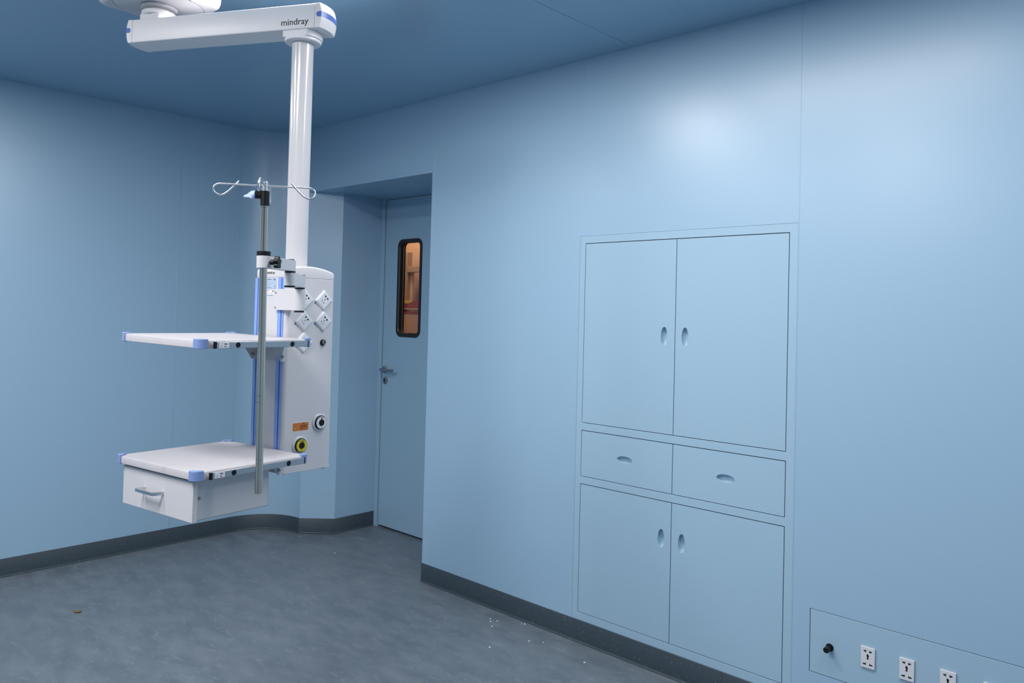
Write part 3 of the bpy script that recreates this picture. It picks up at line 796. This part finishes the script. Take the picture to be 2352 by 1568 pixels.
# ------------------------------------------------------------------ shelves
TY = .125; FT = V((math.sin(TY), -math.cos(TY), 0)); ST = V((math.cos(TY), math.sin(TY), 0))
BASE = P0 + F * BD + FT * .012
TW, TL, TH_ = .4403 / 2, .4097, .0236
def shelf(a, zt, tx, ty):
    Fv = (FT * math.cos(ty) - Z * math.sin(ty)); Sv = (ST * math.cos(tx) - Z * math.sin(tx)); U = Sv.cross(-Fv).normalized()
    if U.z < 0: U = -U
    O = BASE + ST * a + Z * zt
    T = frame(O, Sv, Fv, U)                                # local: x right, y forward, z up (0 = top)
    bm = B(); loft(bm, [[(x, y, z) for x, y in rrect(-TW - e, TW + e, -e, TL + e, .012, 5)] for e, z in ((-.002, -TH_), (0, -TH_ + .001), (0, -.0035), (-.0015, -.001), (-.004, 0))], T)
    sh = obj('shelf', bm, 'shelf', pend, sharp=35)
    # blue corner guards
    for sx in (-1, 1):
        for fy in (0, 1):
            s = .027; r = .018
            pts = [(0, 0)]
            k = 8
            # outline in a corner frame: u out along x, v out along y, corner at (s,s)
            q = .0035
            pts = [(0, s + q)] + [(s + q - r + r * math.cos(math.radians(90 - 90 * i / k)), s + q - r + r * math.sin(math.radians(90 - 90 * i / k))) for i in range(k + 1)] + [(s + q, 0)]
            pts += [(s * .62, 0)] + [(s * .62 - s * .62 * (1 - math.cos(math.radians(90 * i / 6))) , s * .62 * math.sin(math.radians(90 * i / 6))) for i in range(1, 6)] + [(0, s * .62)]
            out2 = []
            for u, v in pts:
                x = sx * (TW - s + u); y = (TL - s + v) if fy else (s - v)
                out2.append((x, y))
            bm = B(); prism(bm, out2, -TH_ - .0015, .0040, T); obj('corner_guard', bm, 'blueplastic', sh, bevel=.0012)
    # equipment rails down both sides
    for sx in (-1, 1):
        bm = B(); x0, x1 = sx * (TW + .006), sx * (TW + .0125)
        box(bm, (min(x0, x1), .0235, -.0235), (max(x0, x1), .3655, -.0040), T); rl = obj('equipment_rail', bm, 'alu', pend, bevel=.0012)
        for yy in (.0205, .3655):
            bm = B(); box(bm, (min(x0, x1) - .0003, yy, -.0240), (max(x0, x1) + .0003, yy + .0035 if yy < .1 else yy + .0025, -.0036), T); obj('rail_end_cap', bm, 'black', rl)
        for yy in (.0864, .2880):
            bm = B(); box(bm, (min(sx * (TW - .002), x0), yy - .006, -.0190), (max(sx * (TW - .002), x0), yy + .006, -.0085), T); obj('standoff', bm, 'grey', rl)
        TR = T @ frame((x1, 0, 0), (0, sx * -1, 0), (0, 0, 1), (sx, 0, 0)) if sx > 0 else T @ frame((x1, 0, 0), (0, 1, 0), (0, 0, 1), (-1, 0, 0))
        # TR local x runs along the rail (screen right), y up, z outwards
        for yy in (.0864, .2880):
            bm = B(); lathe(bm, [(0, .0012), (.0072, .0012), (.0085, 0)], T @ frame((x1, yy, -.0138), (0, 1, 0), (0, 0, 1), (sx, 0, 0)), 24); obj('rail_plug', bm, 'black', rl)
        if sx > 0:
            bm = B(); box(bm, (x1 - .001, .3605, -.0242), (x1 + .0008, .3680, -.0038), T); obj('rail_end_cap', bm, 'black', rl)
            bm = B(); prism(bm, rrect(-.3525, -.3190, -.0222, -.0062, .0015, 3), 0, .0004, TR); tg = obj('load_label', bm, 'labelwhite', rl)
            bm = B(); tri(bm, -.3455, -.0150, .0042, .0004, .0006, TR); obj('print', bm, 'greyink', rl)
            bm = B(); tri(bm, -.3455, -.0150, .0028, .0006, .0007, TR); obj('print', bm, 'labelwhite', rl)
            bm = text_bm('Max.', TR @ Matrix.Translation((0, 0, .0004)), -.3350, -.3245, -.0122, height=.0042, bold=.02, thick=.0002); obj('lettering', bm, 'ink', rl, normals=False)
            bm = text_bm('8kg', TR @ Matrix.Translation((0, 0, .0004)), -.3350, -.3285, -.0192, height=.0042, bold=.02, thick=.0002); obj('lettering', bm, 'ink', rl, normals=False)
    # gusset bracket to the column
    for sx in (-1, 1):
        bm = B(); x = sx * .083
        loft(bm, [[(x - .0015, y, z) for y, z in ((-.010, -TH_), (.056, -TH_), (.012, -.0840), (-.010, -.0840))], [(x + .0015, y, z) for y, z in ((-.010, -TH_), (.056, -TH_), (.012, -.0840), (-.010, -.0840))]], T)
        gs = obj('gusset', bm, 'grey', sh)
        bm = B(); cyl(bm, T @ V((x - .0085, .010, -.0660)), T @ V((x + .0085, .010, -.0660)), .0045, 6); obj('bolt', bm, 'handle', sh)
    bm = B(); box(bm, (-.083, -.0085, -.084), (.083, -.0060, -TH_), T); obj('back_plate', bm, 'grey', sh)
    return sh, T
up_shelf, TU = shelf(.0200, 1.5102, .0136, -.0034)
lo_shelf, TLo = shelf(.0193, 1.1217, -.0055, -.0025)
# drawer unit hung under the lower shelf
bm = B(); zt, zb = -.0300, -.1495
for a, b in (((-.183, .125, zb), (-.1805, TL - .025, zt)), ((.1805, .125, zb), (.183, TL - .025, zt)), ((-.183, .125, zb), (.183, .1275, zt)), ((-.183, .125, zb), (.183, TL - .025, zb + .0025)), ((-.195, .125, zt), (.195, TL - .025, -TH_))): box(bm, a, b, TLo)
du = obj('drawer_box', bm, 'drawer', pend, bevel=.0008)
bm = B(); prism(bm, [(-.1973, TL - .027), (.1955, TL - .027), (.1955, TL - .0115), (-.1973, TL - .0115)], -.1512, -.0300, TLo)
df = obj('drawer_front', bm, 'drawer', du, bevel=.0012)
bm = B(); hp = [(-.066, TL - .012, -.0862), (-.066, TL + .012, -.0862), (-.060, TL + .016, -.0862), (.022, TL + .016, -.0862), (.030, TL + .013, -.0862), (.037, TL - .012, -.0862)]
pp = smooth_path(hp, 5); R = []
for i, p in enumerate(pp):
    d = (pp[min(i + 1, len(pp) - 1)] - pp[max(i - 1, 0)]).normalized(); s = V((-d.y, d.x, 0)) * .0035
    R.append([bm.verts.new(TLo @ (p + o)) for o in (s + V((0, 0, .005)), -s + V((0, 0, .005)), -s - V((0, 0, .005)), s - V((0, 0, .005)))])
for a, b in zip(R, R[1:]):
    for k in range(4): bm.faces.new((a[k], a[(k + 1) % 4], b[(k + 1) % 4], b[k]))
bm.faces.new(R[0][::-1]); bm.faces.new(R[-1])
obj('drawer_handle', bm, 'chrome', du, bevel=.001, sharp=50)
bm = B(); lathe(bm, [(0, .005), (.0030, .0045), (.0042, .002), (.0042, 0)], TLo @ frame((.183, .3700, -.0840), (0, -1, 0), (0, 0, 1), (1, 0, 0)), 16); obj('screw', bm, 'handle', du)

# ------------------------------------------------------------------ infusion pole on its swing arm
HA = P0 + F * (BD - .0025) + S * .170                      # fixed hinge beside the column
HB = V((1.3953, -1.7798, 0)); HC = V((1.4831, -1.9208, 0))
pole = thing('infusion_pole', (HA.x, HA.y, 1.60), 'steel infusion pole with wire hooks on a white swing arm', 'infusion pole')
bm = B()
TFb = frame(P0 + F * BD, S, F, Z)                          # x right, y out of the column front
pts = [(.0435, .0037), (.0435, .0160), (.170, .0160)]
pts += [(.170 + .0185 * math.sin(math.radians(a)), -.0025 + .0185 * math.cos(math.radians(a))) for a in range(10, 181, 10)]
pts += [(.0990, -.0210), (.0990, .0037)]
prism(bm, pts, 1.6015, 1.6740, TFb)
mb = obj('mount_block', bm, 'white', pole, bevel=.0012)
for z in (1.6612, 1.6105):
    bm = B(); lathe(bm, [(.002, .0003), (.0034, .0010), (.0044, .0002)], frame(TFb @ V((.0560, .0160, z)), S, Z, F), 16); lathe(bm, [(0, .0002), (.0022, .0003)], frame(TFb @ V((.0560, .0160, z)), S, Z, F), 12); obj('screw', bm, 'handle', mb)
for z0, z1 in ((1.6745, 1.6785), (1.5955, 1.6010)):
    bm = B(); cyl(bm, (HA.x, HA.y, z0), (HA.x, HA.y, z1), .0168); obj('hinge_washer', bm, 'black', mb)
def link(name, Pa, Pb, ra, rb, z0, z1, w):
    d = (Pb - Pa).normalized(); s = d.cross(Z)
    T = frame(Pa, d, s, Z); L = (Pb - Pa).length; k = 12
    pts = [(L + rb * math.sin(math.radians(180 * i / k)), rb * math.cos(math.radians(180 * i / k))) for i in range(k + 1)]
    pts += [(-ra * math.sin(math.radians(180 * i / k)), -ra * math.cos(math.radians(180 * i / k))) for i in range(k + 1)]
    bm = B(); prism(bm, pts, z0, z1, T); return obj(name, bm, 'lightgrey', pole, bevel=.001), T
l1, T1 = link('lower_link', HA, HB, .0172, .0172, 1.6790, 1.7195, .0)
for P_, z0, z1 in ((HB, 1.6740, 1.6788), (HA, 1.7197, 1.7225)):
    bm = B(); cyl(bm, (P_.x, P_.y, z0), (P_.x, P_.y, z1), .0165); obj('hinge_washer', bm, 'black', l1)
l2, T2 = link('upper_link', HB, HC, .0165, .0165, 1.7245, 1.7590, .0)
for z0, z1 in ((1.7197, 1.7243), (1.7592, 1.7622)):
    bm = B(); cyl(bm, (HB.x, HB.y, z0), (HB.x, HB.y, z1), .0165 if z0 < 1.75 else .012); obj('hinge_washer', bm, 'black', l2)
# pole axis leans a hair
RT_ = V((.7302, .6832, 0))
def pax(z): return HC + RT_ * ((1.74 - z) * .0095) + Z * z
def pcyl(bm, z0, z1, r, n=40): cyl(bm, pax(z0), pax(z1), r, n)
bm = B(); pcyl(bm, 1.7238, 1.7597, .0195)
cl = obj('pole_clamp', bm, 'white', pole, bevel=.001)
bm = B(); pcyl(bm, 1.7599, 1.7735, .0200); obj('locking_ring', bm, 'black', cl, bevel=.0015)
bm = B(); pcyl(bm, 1.0690, 1.7236, .0110); obj('pole_tube', bm, 'steel', pole)
bm = B(); pcyl(bm, 1.7730, 1.9120, .0102); obj('extension_tube', bm, 'steel', pole)
# star knob beside the clamp, axis square to the upper link
KD = (V((.486, .874, 0)) * .95 + V((.874, -.486, 0)) * .36).normalized()
kc = HC + Z * 1.7415
bm = B(); cyl(bm, kc + KD * .012, kc + KD * .026, .0028, 12); cyl(bm, kc + KD * .022, kc + KD * .036, .0078, 24)
kn = obj('star_knob', bm, 'black', cl)
TK = axis_frame(kc + KD * .034, KD)
pts = []
for i in range(80):
    t = 2 * PI * i / 80; rr = .0164 + .0030 * math.cos(5 * t) - (.0006 * math.cos(10 * t))
    pts.append((rr * math.cos(t), rr * math.sin(t)))
bm = B(); prism(bm, pts, 0, .0140, TK @ Matrix.Rotation(.35, 4, 'Z')); obj('star_grip', bm, 'black', cl, bevel=.0018, sharp=40)
bm = B(); lathe(bm, [(0, .0144), (.0075, .0144), (.0085, .0139)], TK, 20); obj('star_cap', bm, 'black', cl)
# upper clamp, wing knob, hooks
bm = B(); pcyl(bm, 1.9065, 1.9500, .0128, 40)
LD = V((-.98 * RT_.x, -.98 * RT_.y, 0)) + V((.6828, -.7298, 0)) * .15; LD.normalize()
hc = pax(1.9375); ax = axis_frame(hc, LD)
cyl(bm, hc, hc + LD * .0265, .0112, 24)
bx = frame(hc, LD, Z.cross(LD), Z); box(bm, (-.002, -.0112, .0), (.0262, .0112, .0125), bx)
hcl = obj('height_clamp', bm, 'black', pole, bevel=.0012)
bm = B(); lathe(bm, [(0, 0), (.0120, 0), (.0128, .003), (.0116, .008), (.0080, .012), (0, .013)], axis_frame(hc + LD * .0268, LD), 24)
W2 = frame(hc + LD * .0300, LD, V((0, 0, 1)), LD.cross(Z))
wing = [(0, -.0120), (.006, -.0135), (.014, -.0105), (.028, -.0100), (.030, -.0065), (.0275, -.0030), (.020, .0010), (.014, .0080), (.008, .0128), (0, .0130)]
prism(bm, wing, -.0030, .0030, W2 @ Matrix.Rotation(.35, 4, 'X'))
obj('wing_knob', bm, 'palebl', hcl, bevel=.0018, sharp=50)
bm = B(); pcyl(bm, 1.9495, 1.9770, .0088, 32); hub = obj('hook_hub', bm, 'chrome', pole, bevel=.001)
HZ = 1.9655
bdir = (RT_ * .98 + V((-.6828, .7298, 0)) * .20).normalized(); ndir = V((bdir.y, -bdir.x, 0))
for d, ofs in ((bdir, -.0010), (-bdir, .0), (ndir, .0), (-ndir, .0)):
    sd = d.cross(Z)
    prof = [(.004, 0, 0), (.06, 0, 0), (.118, 0, 0), (.131, -.001, .0005), (.1405, -.007, .001), (.1435, -.0165, .0015), (.1395, -.0262, .002), (.1285, -.0318, .003), (.1170, -.0305, .004), (.104, -.0210, .005), (.092, -.0090, .0055), (.081, .0030, .006), (.0745, .0105, .006)]
    c0 = pax(HZ)
    bm = B(); tube(bm, smooth_path([c0 + d * r + Z * z + sd * q for r, z, q in prof], 6), .0024, 16)
    obj('hook', bm, 'chrome', hub, sharp=60)

# ------------------------------------------------------------------ litter on the floor
bm = B()
lf = thing('dry_leaf', (-.8406, -1.618, 0), 'small curled brown leaf lying on the floor at lower left', 'leaf')
n = 14; rows = []
for i in range(n + 1):
    u = i / n; w = .011 * math.sin(PI * u) ** .7; row = []
    for k in range(5):
        s = -1 + k / 2
        row.append(bm.verts.new(V((-.8406, -1.618, .0012)) + V((.73, .68, 0)) * ((u - .5) * .042) + V((-.68, .73, 0)) * (w * s) + Z * (.004 * s * s + .006 * (u - .5) ** 2 * 4)))
    rows.append(row)
for a, b in zip(rows, rows[1:]):
    for k in range(4): bm.faces.new((a[k], a[k + 1], b[k + 1], b[k]))
bmesh.ops.remove_doubles(bm, verts=bm.verts, dist=1e-5)
lb = obj('blade', bm, 'leaf', lf); sm = lb.modifiers.new('thickness', 'SOLIDIFY'); sm.thickness = .0008; sm.offset = 1
FL = [(-1.2655, -.039, 'lone white flake on the floor below the rounded corner'), (-.7881, -.0764, 'lone white flake on the floor in front of the door recess'),
      (.6931, -.1154, None), (.7191, -.1384, None), (.7385, -.1095, None), (.7674, -.1778, None), (.8494, -.0418, None), (.8642, -.0344, None), (.936, -.364, None), (1.0198, -.1745, None), (1.0787, -.1345, None), (1.3557, -.1621, None)]
for i, (x, y, lab) in enumerate(FL):
    bm = B(); r = .0048 + .0018 * random.random()
    prism(bm, [(r * (0.6 + .5 * random.random()) * math.cos(t), r * (.6 + .5 * random.random()) * math.sin(t)) for t in [2 * PI * k / 6 for k in range(6)]], 0, .0012, frame((x, y, .0001), (1, 0, 0), (0, 1, 0), (0, 0, 1)))
    tag(obj('paint_flake', bm, 'flake'), lab or 'tiny white flake on the floor near the cabinet skirting', 'flake', 'white flakes on the floor')

# ------------------------------------------------------------------ lights: ceiling panels of the room, a warm lamp in the corridor
def panel(x, y, sx, sy, power, rot=0, col=(1, .985, .97)):
    l = bpy.data.lights.new('ceiling_panel', 'AREA'); l.shape = 'RECTANGLE'; l.size = sx; l.size_y = sy; l.energy = power; l.color = col
    o = bpy.data.objects.new('ceiling_panel', l); o.location = (x, y, H - .004); o.rotation_euler = (0, 0, rot); COL.objects.link(o)
panel(.98, -1.47, .40, .18, 25)
panel(2.15, -1.12, 1.3, .30, 23)
panel(3.60, -1.10, 1.0, .30, 19)
panel(-.85, -2.95, .30, 1.2, 24)
panel(.62, -3.40, .30, 1.2, 36)
panel(1.75, -3.30, .30, 1.2, 60)
lw = bpy.data.lights.new('corridor_lamp', 'AREA'); lw.shape = 'RECTANGLE'; lw.size = 1.2; lw.size_y = .25; lw.energy = 15; lw.color = (1, .84, .68)
o = bpy.data.objects.new('corridor_lamp', lw); o.location = (-1.4, .80, H - .03); COL.objects.link(o)

w = bpy.data.worlds.new('world'); scene.world = w; w.use_nodes = True
w.node_tree.nodes['Background'].inputs[0].default_value = (.02, .02, .02, 1)

# ------------------------------------------------------------------ camera
cam = bpy.data.cameras.new('camera'); cam.sensor_width = 36; cam.sensor_fit = 'HORIZONTAL'
cam.lens = 1788.623 / 2352 * 36; cam.shift_y = -100.08 / 2352; cam.clip_start = .05
co = bpy.data.objects.new('camera', cam); COL.objects.link(co)
yaw, pitch, roll = .752174, .0200799, -.0248562
f = V((-math.sin(yaw) * math.cos(pitch), math.cos(yaw) * math.cos(pitch), math.sin(pitch)))
r = V((math.cos(yaw), math.sin(yaw), 0)); d = f.cross(r)
c_, s_ = math.cos(roll), math.sin(roll)
rr = r * c_ + d * s_; dd = -r * s_ + d * c_
mw = frame((3.57046, -3.08432, 1.60952), rr, -dd, -f)
co.matrix_world = mw
scene.camera = co
vs = scene.view_settings
vs.view_transform = 'Standard'; vs.look = 'None'; vs.gamma = 1; vs.exposure = -0.06; vs.use_curve_mapping = False
